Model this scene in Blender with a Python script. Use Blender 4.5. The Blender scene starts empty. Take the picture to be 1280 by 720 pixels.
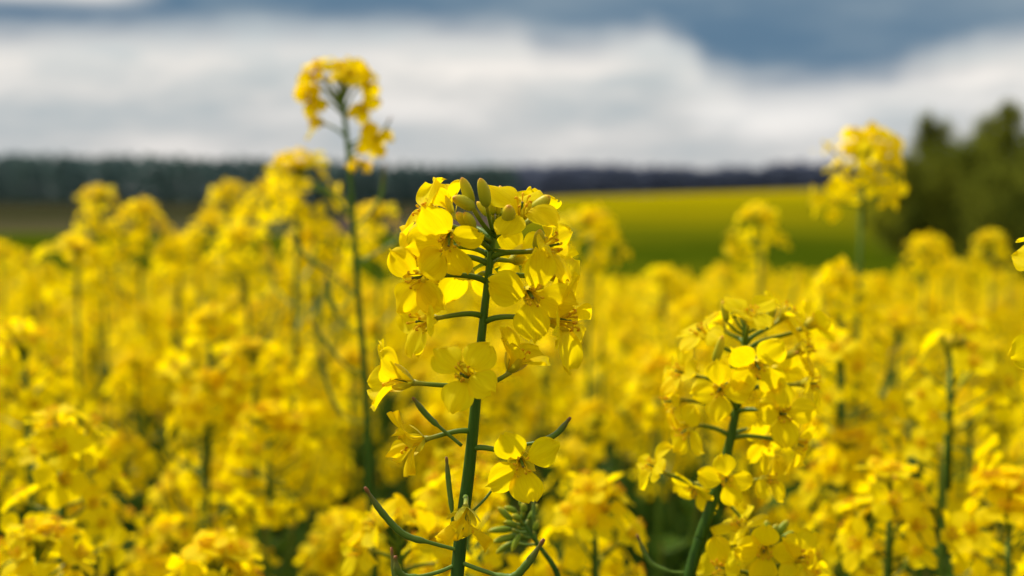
import bpy, math, random
import numpy as np
from mathutils import Vector, Matrix, Quaternion

R = math.radians
scene = bpy.context.scene
col = scene.collection

# ------------------------------------------------------------------ camera
CAM = Vector((0, 0, 1.25))
LENS, SENSOR = 50.0, 36.0
K = LENS / SENSOR * 1280          # focal length in photo pixels
HORIZON = 245.0
TILT = math.atan((360 - HORIZON) / K)
FWD = Vector((0, math.cos(TILT), -math.sin(TILT)))
UP = Vector((0, math.sin(TILT), math.cos(TILT)))
RIGHT = Vector((1, 0, 0))

def P(px, py, d):
    return CAM + FWD * d + RIGHT * ((px - 640) / K * d) + UP * ((360 - py) / K * d)

def D3(v):                        # (right, up, towards the viewer) -> world direction
    return (RIGHT * v[0] + UP * v[1] - FWD * v[2]).normalized()

cd = bpy.data.cameras.new('camera')
cam = bpy.data.objects.new('camera', cd)
col.objects.link(cam)
cam.location = CAM
cam.rotation_euler = (math.pi / 2 - TILT, 0, 0)
cd.lens, cd.sensor_width = LENS, SENSOR
cd.clip_start, cd.clip_end = 0.02, 20000
FOCUS = 0.386
cd.dof.use_dof = True
cd.dof.focus_distance = FOCUS
cd.dof.aperture_fstop = 10.0
cd.dof.aperture_blades = 9
scene.camera = cam

# ------------------------------------------------------------------ materials
def nt(name):
    m = bpy.data.materials.new(name)
    m.use_nodes = True
    t = m.node_tree
    t.nodes.clear()
    return m, t

def N(t, kind, **kw):
    n = t.nodes.new(kind)
    for k, v in kw.items():
        if k == 'ins':
            for a, b in v.items():
                n.inputs[a].default_value = b
        else:
            setattr(n, k, v)
    return n

def ramp(t, stops, interp='LINEAR'):
    n = t.nodes.new('ShaderNodeValToRGB')
    n.color_ramp.interpolation = interp
    el = n.color_ramp.elements
    while len(el) < len(stops):
        el.new(0.5)
    for e, (p, c) in zip(el, stops):
        e.position = p
        e.color = c if len(c) == 4 else (*c, 1)
    return n

def petal_mat(name, young, old, trans_c, trans=0.42, vein=True):
    m, t = nt(name)
    L = t.links.new
    out = N(t, 'ShaderNodeOutputMaterial')
    att = N(t, 'ShaderNodeAttribute', attribute_name='tint')
    info = N(t, 'ShaderNodeObjectInfo')
    uv = N(t, 'ShaderNodeUVMap')
    sep = N(t, 'ShaderNodeSeparateXYZ')
    L(uv.outputs[0], sep.inputs[0])
    tc = N(t, 'ShaderNodeTexCoord')
    nz = N(t, 'ShaderNodeTexNoise', ins={'Scale': 170.0, 'Detail': 3.0})
    L(tc.outputs['Object'], nz.inputs['Vector'])
    a = N(t, 'ShaderNodeMath', operation='MULTIPLY_ADD', ins={1: 0.5, 2: -0.16})
    L(nz.outputs[0], a.inputs[0])
    b = N(t, 'ShaderNodeMath', operation='ADD')
    L(a.outputs[0], b.inputs[0]); L(att.outputs['Fac'], b.inputs[1])
    c = N(t, 'ShaderNodeMath', operation='MULTIPLY_ADD', ins={1: 0.2})
    L(info.outputs['Random'], c.inputs[0]); L(b.outputs[0], c.inputs[2])
    # paler throat near the claw
    base = ramp(t, [(0.0, young), (0.55, [(x + y) / 2 for x, y in zip(young, old)]), (1.0, old)])
    L(c.outputs[0], base.inputs[0])
    # faint veins running up the blade
    wv = N(t, 'ShaderNodeTexNoise', noise_dimensions='2D', ins={'Scale': 1.0, 'Detail': 4.0})
    mp = N(t, 'ShaderNodeMapping', ins={'Scale': (26.0, 2.6, 1.0)})
    L(uv.outputs[0], mp.inputs[0]); L(mp.outputs[0], wv.inputs['Vector'])
    mul = N(t, 'ShaderNodeMixRGB', blend_type='MULTIPLY', ins={0: 0.32})
    vr = ramp(t, [(0.3, (0.82, 0.72, 0.6)), (0.62, (1, 1, 1))])
    L(wv.outputs[0], vr.inputs[0]); L(base.outputs[0], mul.inputs[1]); L(vr.outputs[0], mul.inputs[2])
    bs = N(t, 'ShaderNodeBsdfPrincipled', ins={'Roughness': 0.6, 'Specular IOR Level': 0.05})
    L(mul.outputs[0], bs.inputs['Base Color'])
    tr = N(t, 'ShaderNodeBsdfTranslucent')
    mt = N(t, 'ShaderNodeMixRGB', blend_type='MULTIPLY', ins={0: 1.0, 2: (*trans_c, 1)})
    L(mul.outputs[0], mt.inputs[1]); L(mt.outputs[0], tr.inputs[0])
    bp = N(t, 'ShaderNodeBump', ins={'Strength': 0.2, 'Distance': 0.0004})
    L(wv.outputs[0], bp.inputs['Height'])
    L(bp.outputs[0], bs.inputs['Normal'])
    mx = N(t, 'ShaderNodeMixShader', ins={0: trans})
    L(bs.outputs[0], mx.inputs[1]); L(tr.outputs[0], mx.inputs[2]); L(mx.outputs[0], out.inputs[0])
    return m

def ramp_mat(name, stops, rough=0.5, spec=0.3, trans=0.0, noise=0.25, nscale=60, use_random=0.0, axis=1, stretch=1.0):
    """colour runs along the piece (UV v), broken up by noise"""
    m, t = nt(name)
    L = t.links.new
    out = N(t, 'ShaderNodeOutputMaterial')
    uv = N(t, 'ShaderNodeUVMap'); sep = N(t, 'ShaderNodeSeparateXYZ'); L(uv.outputs[0], sep.inputs[0])
    tc = N(t, 'ShaderNodeTexCoord')
    nz = N(t, 'ShaderNodeTexNoise', ins={'Scale': nscale, 'Detail': 4.0})
    smp = N(t, 'ShaderNodeMapping', ins={'Scale': (1, 1, stretch)}); L(tc.outputs['Object'], smp.inputs[0])
    L(smp.outputs[0], nz.inputs['Vector'])
    a = N(t, 'ShaderNodeMath', operation='MULTIPLY_ADD', ins={1: noise, 2: -noise / 2})
    L(nz.outputs[0], a.inputs[0])
    b = N(t, 'ShaderNodeMath', operation='ADD')
    L(a.outputs[0], b.inputs[0]); L(sep.outputs[axis], b.inputs[1])
    src = b.outputs[0]
    if use_random:
        info = N(t, 'ShaderNodeObjectInfo')
        c = N(t, 'ShaderNodeMath', operation='MULTIPLY_ADD', ins={1: use_random})
        L(info.outputs['Random'], c.inputs[0]); L(src, c.inputs[2])
        src = c.outputs[0]
    rp = ramp(t, stops); L(src, rp.inputs[0])
    bs = N(t, 'ShaderNodeBsdfPrincipled', ins={'Roughness': rough, 'Specular IOR Level': spec * .42})
    L(rp.outputs[0], bs.inputs['Base Color'])
    bp = N(t, 'ShaderNodeBump', ins={'Strength': 0.25, 'Distance': 0.0008})
    L(nz.outputs[0], bp.inputs['Height']); L(bp.outputs[0], bs.inputs['Normal'])
    res = bs.outputs[0]
    if trans:
        tr = N(t, 'ShaderNodeBsdfTranslucent'); L(rp.outputs[0], tr.inputs[0])
        mx = N(t, 'ShaderNodeMixShader', ins={0: trans})
        L(res, mx.inputs[1]); L(tr.outputs[0], mx.inputs[2]); res = mx.outputs[0]
    L(res, out.inputs[0])
    return m

M_PETAL = petal_mat('petal_yellow', (0.99, 0.85, 0.002), (0.97, 0.71, 0.003), (1.0, 0.93, 0.7), 0.6)
M_PETALFAR = petal_mat('petal_yellow_field', (0.99, 0.86, 0.001), (0.98, 0.75, 0.001), (1.0, 0.94, 0.7), 0.6)
M_STEM = ramp_mat('stem_green', [(0.0, (0.018, 0.05, 0.004)), (0.45, (0.034, 0.085, 0.005)), (0.8, (0.06, 0.125, 0.008)), (1.0, (0.10, 0.17, 0.02))],
                  0.5, 0.3, 0, 1.1, 800, stretch=.05)
M_PEDICEL = ramp_mat('pedicel_green', [(0.0, (0.07, 0.14, 0.010)), (0.7, (0.14, 0.20, 0.012)), (1.0, (0.34, 0.31, 0.02))],
                     0.45, 0.35, 0, 0.2, 200)
M_SEPAL = ramp_mat('sepal_yellow_green', [(0.0, (0.42, 0.40, 0.015)), (0.5, (0.72, 0.60, 0.012)), (1.0, (0.82, 0.62, 0.012))],
                   0.5, 0.3, 0.3, 0.3, 300)
M_BUD = ramp_mat('bud_yellow_green', [(0.0, (0.22, 0.27, 0.02)), (0.35, (0.42, 0.42, 0.018)), (0.75, (0.64, 0.52, 0.012)),
                                      (0.92, (0.74, 0.46, 0.012)), (1.0, (0.66, 0.30, 0.02))], 0.48, 0.35, 0.12, 0.25, 260, 0.12)
M_GREENBUD = ramp_mat('bud_young_green', [(0.0, (0.10, 0.18, 0.010)), (0.6, (0.24, 0.29, 0.012)), (1.0, (0.55, 0.42, 0.015))],
                      0.5, 0.3, 0.0, 0.3, 260)
M_STAMEN = ramp_mat('stamen_yellow', [(0.0, (0.85, 0.66, 0.01)), (0.6, (0.9, 0.64, 0.01)), (0.78, (0.88, 0.50, 0.01)), (1.0, (0.72, 0.30, 0.01))],
                    0.6, 0.1, 0.3, 0.15, 300)
M_POD = ramp_mat('pod_green', [(0.0, (0.12, 0.2, 0.02)), (0.75, (0.10, 0.17, 0.018)), (0.93, (0.14, 0.13, 0.02)), (1.0, (0.22, 0.07, 0.02))],
                 0.42, 0.4, 0, 0.12, 200)
M_LEAF = ramp_mat('leaf_blue_green', [(0.0, (0.030, 0.065, 0.003)), (0.5, (0.04, 0.08, 0.004)), (1.0, (0.06, 0.105, 0.006))],
                  0.7, 0.1, 0.25, 0.6, 40, 0.2)

def flat_mat(name, c1, c2, scale, rough=0.9, c3=None, scale2=None, stretch=(1, 1, 1)):
    m, t = nt(name)
    L = t.links.new
    out = N(t, 'ShaderNodeOutputMaterial')
    tc = N(t, 'ShaderNodeTexCoord')
    mp = N(t, 'ShaderNodeMapping', ins={'Scale': stretch}); L(tc.outputs['Object'], mp.inputs[0])
    nz = N(t, 'ShaderNodeTexNoise', ins={'Scale': scale, 'Detail': 6.0, 'Roughness': 0.62})
    L(mp.outputs[0], nz.inputs['Vector'])
    rp = ramp(t, [(0.35, c1), (0.68, c2)]); L(nz.outputs[0], rp.inputs[0])
    res = rp.outputs[0]
    if c3:
        n2 = N(t, 'ShaderNodeTexNoise', ins={'Scale': scale2, 'Detail': 4.0})
        L(mp.outputs[0], n2.inputs['Vector'])
        r2 = ramp(t, [(0.45, (0, 0, 0)), (0.62, (1, 1, 1))]); L(n2.outputs[0], r2.inputs[0])
        mx = N(t, 'ShaderNodeMixRGB', ins={2: (*c3, 1)})
        L(r2.outputs[0], mx.inputs[0]); L(res, mx.inputs[1]); res = mx.outputs[0]
    bs = N(t, 'ShaderNodeBsdfPrincipled', ins={'Roughness': rough, 'Specular IOR Level': 0.0})
    L(res, bs.inputs['Base Color'])
    bp = N(t, 'ShaderNodeBump', ins={'Strength': 0.5, 'Distance': 0.05}); L(nz.outputs[0], bp.inputs['Height'])
    L(bp.outputs[0], bs.inputs['Normal'])
    L(bs.outputs[0], out.inputs[0])
    return m

# ------------------------------------------------------------------ mesh building
class MB:
    def __init__(s):
        s.v, s.f, s.uv, s.mi, s.tint, s.mats = [], [], [], [], [], []

    def slot(s, m):
        if m not in s.mats:
            s.mats.append(m)
        return s.mats.index(m)

    def grid(s, rows, mat, uvs=None, wrap=False, tint=0.0):
        """rows: list of equally long vertex rows; uv = (across, along)"""
        k = s.slot(mat); b = len(s.v); n = len(rows[0]); m = len(rows)
        for j, r in enumerate(rows):
            for i, p in enumerate(r):
                s.v.append(tuple(p)); s.tint.append(tint)
        for j in range(m - 1):
            for i in range(n if wrap else n - 1):
                i2 = (i + 1) % n
                s.f.append((b + j * n + i, b + j * n + i2, b + (j + 1) * n + i2, b + (j + 1) * n + i))
                u0, u1 = i / max(1, n - 1), (i + 1) / max(1, n - 1)
                v0, v1 = j / (m - 1), (j + 1) / (m - 1)
                s.uv.append(((u0, v0), (u1, v0), (u1, v1), (u0, v1)))
                s.mi.append(k)

    def tube(s, pts, rad, mat, sides=8, tint=0.0, squash=None):
        pts = [Vector(p) for p in pts]
        if not hasattr(rad, '__len__'):
            rad = [rad] * len(pts)
        tan = []
        for i in range(len(pts)):
            a = pts[max(0, i - 1)]; c = pts[min(len(pts) - 1, i + 1)]
            d = c - a
            tan.append(d.normalized() if d.length > 1e-9 else Vector((0, 0, 1)))
        ref = Vector((0, 1, 0)) if abs(tan[0].y) < 0.8 else Vector((1, 0, 0))
        n = (ref - tan[0] * ref.dot(tan[0])).normalized()
        rows = []
        for i, p in enumerate(pts):
            n = (n - tan[i] * n.dot(tan[i])).normalized()
            bn = tan[i].cross(n)
            rows.append([p + (n * math.cos(2 * math.pi * k / sides) + bn * math.sin(2 * math.pi * k / sides)) * rad[i] for k in range(sides)])
        b = len(s.v)
        s.grid(rows, mat, wrap=True, tint=tint)
        k = s.slot(mat)
        for base, vv in ((b, 0.0), (b + (len(rows) - 1) * sides, 1.0)):
            f = tuple(base + i for i in range(sides))
            s.f.append(f if vv else f[::-1]); s.uv.append(((0.5, vv),) * sides); s.mi.append(k)

    def add(s, o, M, tint=0.0):
        b = len(s.v)
        remap = [s.slot(m) for m in o.mats]
        s.v += [tuple(M @ Vector(p)) for p in o.v]
        s.tint += [q + tint for q in o.tint]
        s.f += [tuple(b + i for i in f) for f in o.f]
        s.uv += o.uv
        s.mi += [remap[i] for i in o.mi]

    def mesh(s, name):
        me = bpy.data.meshes.new(name)
        me.from_pydata(s.v, [], s.f)
        ul = me.uv_layers.new(name='UVMap')
        flat = [c for f in s.uv for q in f for c in q]
        ul.data.foreach_set('uv', flat)
        for m in s.mats:
            me.materials.append(m)
        me.polygons.foreach_set('material_index', s.mi)
        me.polygons.foreach_set('use_smooth', [True] * len(s.f))
        at = me.attributes.new('tint', 'FLOAT', 'POINT')
        at.data.foreach_set('value', s.tint)
        me.update()
        return me

def link(name, data, parent=None, M=None):
    o = bpy.data.objects.new(name, data)
    col.objects.link(o)
    if parent is not None:
        o.parent = parent
    if M is not None:
        o.matrix_local = M
    return o

def tag(o, label=None, cat=None, group=None, kind=None):
    if label: o['label'] = label
    if cat: o['category'] = cat
    if group: o['group'] = group
    if kind: o['kind'] = kind
    return o

def copy_tree(o, parent=None):
    c = o.copy()
    col.objects.link(c)
    if parent is not None:
        c.parent = parent
        c.matrix_parent_inverse = o.matrix_parent_inverse.copy()
    for ch in KIDS.get(o.name, ()):
        copy_tree(ch, c)
    return c
KIDS = {}

def frame(loc, z, roll=0.0):
    z = Vector(z).normalized()
    q = z.to_track_quat('Z', 'Y')
    return Matrix.Translation(loc) @ q.to_matrix().to_4x4() @ Matrix.Rotation(roll, 4, 'Z')

def bez(a, b, c, d, n):
    out = []
    for i in range(n + 1):
        t = i / n; u = 1 - t
        out.append(a * u ** 3 + b * 3 * u * u * t + c * 3 * u * t * t + d * t ** 3)
    return out

def smooth(a, b, x):
    t = min(1, max(0, (x - a) / (b - a)))
    return t * t * (3 - 2 * t)

def spline(pts, n):
    """Catmull-Rom through points"""
    pts = [Vector(p) for p in pts]
    q = [pts[0] * 2 - pts[1]] + pts + [pts[-1] * 2 - pts[-2]]
    out = []
    for i in range(1, len(q) - 2):
        for k in range(n):
            t = k / n
            a, b, c, d = q[i - 1], q[i], q[i + 1], q[i + 2]
            out.append(0.5 * ((2 * b) + (c - a) * t + (2 * a - 5 * b + 4 * c - d) * t * t + (3 * b - a - 3 * c + d) * t ** 3))
    out.append(pts[-1])
    return out

# ------------------------------------------------------------------ flower anatomy (metres)
def petal_rows(rng, nu, nv, W=0.0104, claw=0.0042, blade=0.0108, open_=84, wither=0.0):
    Lt = claw + blade
    tb = claw / Lt
    r, z = 0.0008, 0.0
    ph = rng.uniform(0, 6.28); ph2 = rng.uniform(0, 6.28)
    amp = 0.00046 * (1 + rng.random()) + 0.0011 * wither
    cup = rng.uniform(-0.10, 0.16)
    curl = rng.uniform(-8, 24) + wither * rng.uniform(0, 50)
    W *= rng.uniform(0.9, 1.08) * (1 - 0.35 * wither)
    side = rng.uniform(-0.10, 0.10)
    fold = rng.uniform(-0.12, 0.2) + wither * 0.5
    rows = []
    notch = rng.uniform(.0002, .0013); nu0 = rng.uniform(-.3, .3)
    for j in range(nv + 1):
        t = j / nv
        if nv >= 6:
            t = t ** 0.92
        b = max(0.0, (t - tb) / (1 - tb))
        th = R(8 + (open_ - 8) * smooth(tb * 0.45, tb + 0.30, t) + curl * b * b)
        if j:
            ds = Lt / nv
            r += math.sin(th) * ds
            z += math.cos(th) * ds
        if b <= 0:
            w = W * 0.5 * 0.16
        elif b < 0.58:
            w = W * 0.5 * (0.16 + 0.84 * math.sin(math.pi / 2 * b / 0.58) ** 1.15)
        else:
            w = W * 0.5 * math.sqrt(max(0.02, 1 - ((b - 0.58) / 0.445) ** 2))
        nx, nz_ = -math.cos(th), math.sin(th)
        row = []
        for i in range(nu + 1):
            u = 2 * i / nu - 1
            back = -0.0012 * u * u * b - notch * b ** 4 * math.exp(-((u - nu0) / 0.24) ** 2) + b ** 3 * .00035 * math.sin(7 * u + ph2)
            d = cup * w * u * u * 1.2 - fold * w * (1 - abs(u)) * b
            d += b * amp * (math.sin(3.3 * u + ph) + 0.6 * math.sin(6.1 * u + ph2 + 3 * b))
            d += b * b * amp * 0.9 * math.sin(8 * u + 2 * ph2) * abs(u)
            rr = r + math.sin(th) * back + nx * d
            zz = z + math.cos(th) * back + nz_ * d
            row.append((rr, u * w + side * b * b * W, zz))
        rows.append(row)
    return rows

def petal_mesh(rng, nu, nv, wither=0.0, **kw):
    m = MB()
    m.grid(petal_rows(rng, nu, nv, wither=wither, **kw), M_PETAL, tint=0.12 + 0.5 * wither + rng.uniform(0, .12))
    return m

rng0 = random.Random(11)
HERO_PETALS = [petal_mesh(rng0, 12, 16, open_=rng0.uniform(72, 98)).mesh('petal') for _ in range(10)]
YOUNG_PETALS = [petal_mesh(rng0, 12, 16, open_=rng0.uniform(34, 56), W=.0092, blade=.0098).mesh('petal') for _ in range(4)]
WITHER_PETALS = [petal_mesh(rng0, 12, 16, wither=rng0.uniform(.75, 1.0), open_=rng0.uniform(20, 60)).mesh('withered_petal') for _ in range(5)]
def stamen_mesh(rng):
    m = MB()
    h = rng.uniform(0.0058, 0.0074); out = rng.uniform(0.0006, 0.0017)
    c = rng.uniform(-0.001, 0.001)
    pts = [(0.0008, 0, 0), (0.0008 + out * .3, c * .3, h * .4), (0.0008 + out * .7, c * .6, h * .78), (0.0008 + out, c, h),
           (0.0009 + out, c, h + 0.0004), (0.0012 + out, c, h + .0009), (0.0016 + out, c, h + .0008), (0.0018 + out, c, h + .0003)]
    m.tube(pts, [.00020, .00018, .00018, .0002, .00034, .0004, .00034, .00014], M_STAMEN, 6)
    return m
STAMENS = [stamen_mesh(rng0).mesh('stamen') for _ in range(5)]
def pistil_mesh(rng):
    m = MB()
    h = rng.uniform(.006, .0078)
    m.tube([(0, 0, 0), (0, 0.0001, h * .3), (0.0002, 0.0002, h * .7), (0.0004, 0.0002, h * .92), (0.0004, .0002, h), (0.0004, .0002, h + .0004)],
           [.0004, .0005, .00046, .00032, .00046, .0002], M_POD, 6)
    return m
PISTILS = [pistil_mesh(rng0).mesh('pistil') for _ in range(3)]

def sepal_shape(rng, m, reflex=18, n=4):
    for k in range(n):
        a = math.pi / 4 + k * math.pi / 2 + rng.uniform(-.15, .15)
        Lg = rng.uniform(.0062, .0076)
        rows = []
        rf = R(reflex + rng.uniform(-8, 14))
        for j in range(6):
            t = j / 5
            w = .0013 * (0.35 + 0.65 * math.sin(math.pi * min(1, .12 + .80 * t))) * (1 if t < .95 else .5)
            rr = .0010 + math.sin(rf) * Lg * t + .0006 * math.sin(math.pi * t)
            zz = math.cos(rf) * Lg * t
            row = []
            for i in range(4):
                u = 2 * i / 3 - 1
                x = rr - 0.0004 * u * u
                y = u * w
                row.append((x * math.cos(a) - y * math.sin(a), x * math.sin(a) + y * math.cos(a), zz))
            rows.append(row)
        m.grid(rows, M_SEPAL)

def hero_flower(parent, S, Rc, F, rng, size=1.0, wither=0.0, roll=None, ped_r=0.00062, bend=None, drop_petals=0):
    """S stem point, Rc receptacle, F facing; all in the plant's local space"""
    roll = rng.uniform(0, 6.28) if roll is None else roll
    Mx = frame(Rc, F, roll) @ Matrix.Scale(size, 4)
    inv = Mx.inverted()
    d = (Rc - S).length
    out_dir = (Rc - S).normalized()
    a = S + (out_dir * 0.75 + Vector((0, 0, 0.35))) * d * 0.35
    b = Rc - (Vector(F).normalized() * 0.55 + out_dir * 0.6) * d * 0.30
    pts = bez(S, a, b, Rc, 10)
    m = MB()
    m.tube([inv @ p for p in pts], [ped_r * (1.35 - .4 * i / 10) / size for i in range(9)] + [ped_r * 1.1 / size, ped_r * 1.7 / size], M_PEDICEL, 8)
    sepal_shape(rng, m, 16 + 30 * wither)
    fl = link('flower', m.mesh('flower'), parent, Mx)
    off = rng.uniform(-.12, .12)
    for k in range(4 - drop_petals):
        pm = rng.choice(WITHER_PETALS if wither > 0.5 else YOUNG_PETALS if wither > .25 else HERO_PETALS)
        A = Matrix.Rotation(k * math.pi / 2 + (off if k % 2 else -off) + rng.uniform(-.14, .14), 4, 'Z') @ Matrix.Rotation(R(rng.uniform(-9, 9)), 4, 'Y') @ Matrix.Rotation(R(rng.uniform(-12, 12)), 4, 'X') @ Matrix.Scale(rng.uniform(.94, 1.06), 4)
        link('petal', pm, fl, A)
    for k in range(6):
        link('stamen', rng.choice(STAMENS), fl, Matrix.Rotation(k * math.pi / 3 + rng.uniform(-.3, .3), 4, 'Z') @ Matrix.Scale(rng.uniform(.85, 1.08), 4))
    link('pistil', rng.choice(PISTILS), fl, Matrix.Rotation(rng.uniform(0, 6), 4, 'Z'))
    if wither > 0.5:
        fl['label'] = 'withered flower with shrivelled hanging petals'
    return fl

def bud_shape(m, S, base, tip, r, mat, ped=0.0005):
    d = tip - base
    if (base - S).length > 1e-5:
        mid = S.lerp(base, .5) + Vector((0, 0, -.0006))
        m.tube(spline([S, mid, base], 4), [ped] * 9, M_PEDICEL, 6)
    prof = [(0, .35), (.08, .7), (.22, .95), (.42, 1.0), (.6, .96), (.76, .82), (.88, .6), (.96, .34), (1.0, .12)]
    bend = Vector((d.z, 0, -d.x)) * 0.03
    m.tube([base + d * t + bend * math.sin(math.pi * t) for t, _ in prof], [r * q for _, q in prof], mat, 10)

def pod_shape(m, pts, r, ped_frac=.35, n=8):
    sp = spline(pts, n)
    rad = []
    for i in range(len(sp)):
        t = i / (len(sp) - 1)
        if t < ped_frac: q = .62
        elif t < ped_frac + .05: q = .62 + .5 * (t - ped_frac) / .05
        elif t < .82: q = 1.08 + .07 * math.sin(t * 70)
        elif t < .94: q = 1.05 - (t - .82) / .12 * .55
        elif t < .985: q = .68
        else: q = .45
        rad.append(r * q)
    m.tube(sp, rad, M_POD, 8)

def leaf_mesh(rng, Lg, W, droop=.5):
    m = MB()
    rows = []
    ph = rng.uniform(0, 6)
    for j in range(11):
        t = j / 10
        w = W * (0.30 + .7 * math.sin(math.pi * min(1, t * .85 + .1))) * (1 - t ** 6) + 0.0005
        x = Lg * (t - .12 * droop * t * t); z = Lg * (.42 * t - droop * t * t)
        row = []
        for i in range(7):
            u = 2 * i / 6 - 1
            row.append((x, u * w, z + abs(u) * w * .35 + .05 * W * math.sin(9 * t + 3 * u + ph) * abs(u)))
        rows.append(row)
    m.grid(rows, M_LEAF)
    return m.mesh('leaf')
LEAVES = [leaf_mesh(rng0, rng0.uniform(.07, .13), rng0.uniform(.012, .02), rng0.uniform(.3, .8)) for _ in range(5)]

def add_leaves(root, spine, zs, rng):
    """spine: function height -> local point"""
    for z in zs:
        p = spine(z)
        a = rng.uniform(0, 6.28)
        link('leaf', rng.choice(LEAVES), root, Matrix.Translation(p) @ Matrix.Rotation(a, 4, 'Z') @ Matrix.Scale(rng.uniform(.9, 1.4) * (1 if z < .6 else .4), 4))

# ------------------------------------------------------------------ terrain
def ground(x, y):
    k = x / max(y, 10.0)
    z = -0.0375 * min(max(y, 0), 65) if y < 58 else None
    if z is None:
        z = -0.0375 * (58 + 7 * (1 - math.exp(-(y - 58) / 7)))
    rise = smooth(-0.09, 0.05, k)
    z += rise * 0.0152 * (.55 + 2.6 * min(.3, max(0, k))) * max(0, min(y, 420) - 95)
    if y > 420:
        z += (y - 420) * 0.0008 * rise
    z += 0.25 * math.sin(x * .013 + y * .009) * smooth(60, 200, y)
    return z

def sheet(name, mat, k0, k1, ys, nk, lift, label=None):
    vs, fs = [], []
    for y in ys:
        for i in range(nk + 1):
            x = (k0 + (k1 - k0) * i / nk) * max(y, 10.0)
            vs.append((x, y, ground(x, y) + lift * (0.004 + max(0, y) * 4e-4)))
    n = nk + 1
    for j in range(len(ys) - 1):
        for i in range(nk):
            a = j * n + i
            fs.append((a, a + 1, a + 1 + n, a + n))
    me = bpy.data.meshes.new(name)
    me.from_pydata(vs, [], fs)
    me.materials.append(mat)
    me.polygons.foreach_set('use_smooth', [True] * len(fs))
    o = link(name, me)
    tag(o, kind='structure')
    return o

def seq(a, b, n): return [a * (b / a) ** (i / n) for i in range(n + 1)]
M_SOIL = flat_mat('soil', (0.026, 0.020, 0.011), (0.05, 0.038, 0.022), 9.0, c3=(0.03, 0.05, 0.012), scale2=3.0)
M_GRASSF = flat_mat('green_crop', (0.026, 0.042, 0.001), (0.042, 0.060, 0.002), .5, c3=(0.065, 0.075, 0.002), scale2=.08)
M_YELLOWF = flat_mat('far_rapeseed_crop', (0.22, 0.175, 0.001), (0.34, 0.25, 0.001), .35, c3=(0.14, 0.13, 0.001), scale2=.03, stretch=(.35, 1, 1))
M_SHADETINTF = flat_mat('shade_tinted_farmland', (0.016, 0.024, 0.009), (0.032, 0.032, 0.012), .05, c3=(0.04, 0.028, 0.014), scale2=.012, stretch=(.3, 1, 1))  # cloud shadow over this far land is put into its dark soil colour
M_TRACK = flat_mat('dry_earth_track', (0.045, 0.042, 0.018), (0.065, 0.055, 0.026), .2)
M_BROWN = flat_mat('ploughed_soil', (0.05, 0.035, 0.03), (0.085, 0.055, 0.045), .2, stretch=(.3, 1, 1))

ys = [-12, -6, -3, -1, 0, 1, 2, 4, 7, 10, 16, 24, 32, 42, 50, 56, 60, 65, 70, 78, 86, 95, 110, 130, 150, 180, 216, 260, 310, 360, 420, 500, 620, 900, 1500, 3000, 6000]
g = sheet('ground', M_SOIL, -3, 3, ys, 90, 0)
sheet('green_field', M_GRASSF, -1.6, 1.6, [30, 42, 50, 56, 60, 65, 70, 78, 86, 95, 106, 116, 130, 138], 70, 1)
sheet('dirt_track', M_TRACK, -1.6, -.125, [138, 150, 165, 180, 195], 40, 1)
sheet('shade_tinted_farmland', M_SHADETINTF, -1.6, -.04, [195.5, 216, 260, 310, 360, 420, 500, 620, 900], 40, 1)
sheet('ploughed_field', M_BROWN, -.1245, .0, [138, 150, 165, 180, 195], 12, 2)
sheet('yellow_field', M_YELLOWF, .0, 1.6, [106, 116, 130, 150, 180, 216, 260, 310, 360, 425], 60, 2)

# ------------------------------------------------------------------ fast numpy mesh (foliage)
def np_mesh(name, V, F4, mats, mi=None, tint=None, uv=None):
    me = bpy.data.meshes.new(name)
    nf = len(F4)
    me.vertices.add(len(V)); me.vertices.foreach_set('co', np.ascontiguousarray(V, np.float32).ravel())
    me.loops.add(nf * 4); me.loops.foreach_set('vertex_index', np.ascontiguousarray(F4, np.int32).ravel())
    me.polygons.add(nf)
    me.polygons.foreach_set('loop_start', np.arange(nf, dtype=np.int32) * 4)
    me.polygons.foreach_set('use_smooth', np.ones(nf, bool))
    for m in mats: me.materials.append(m)
    if mi is not None: me.polygons.foreach_set('material_index', np.ascontiguousarray(mi, np.int32))
    if tint is not None:
        at = me.attributes.new('tint', 'FLOAT', 'POINT'); at.data.foreach_set('value', np.ascontiguousarray(tint, np.float32))
    if uv is not None:
        ul = me.uv_layers.new(name='UVMap'); ul.data.foreach_set('uv', np.ascontiguousarray(uv, np.float32).ravel())
    me.update(calc_edges=True); me.validate()
    return me

def leaf_cards(nr, C, size):
    """one bent quad per centre C (n,3); sizes (n,)"""
    n = len(C)
    a = nr.normal(size=(n, 3)); a /= np.linalg.norm(a, axis=1)[:, None]
    b = nr.normal(size=(n, 3)); b -= a * (a * b).sum(1)[:, None]; b /= np.linalg.norm(b, axis=1)[:, None]
    a = a * size[:, None] * .5; b = b * size[:, None] * .36
    V = np.stack([C - a, C + b, C + a, C - b], 1).reshape(-1, 3)
    F = np.arange(n * 4).reshape(-1, 4)
    return V, F

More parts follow.
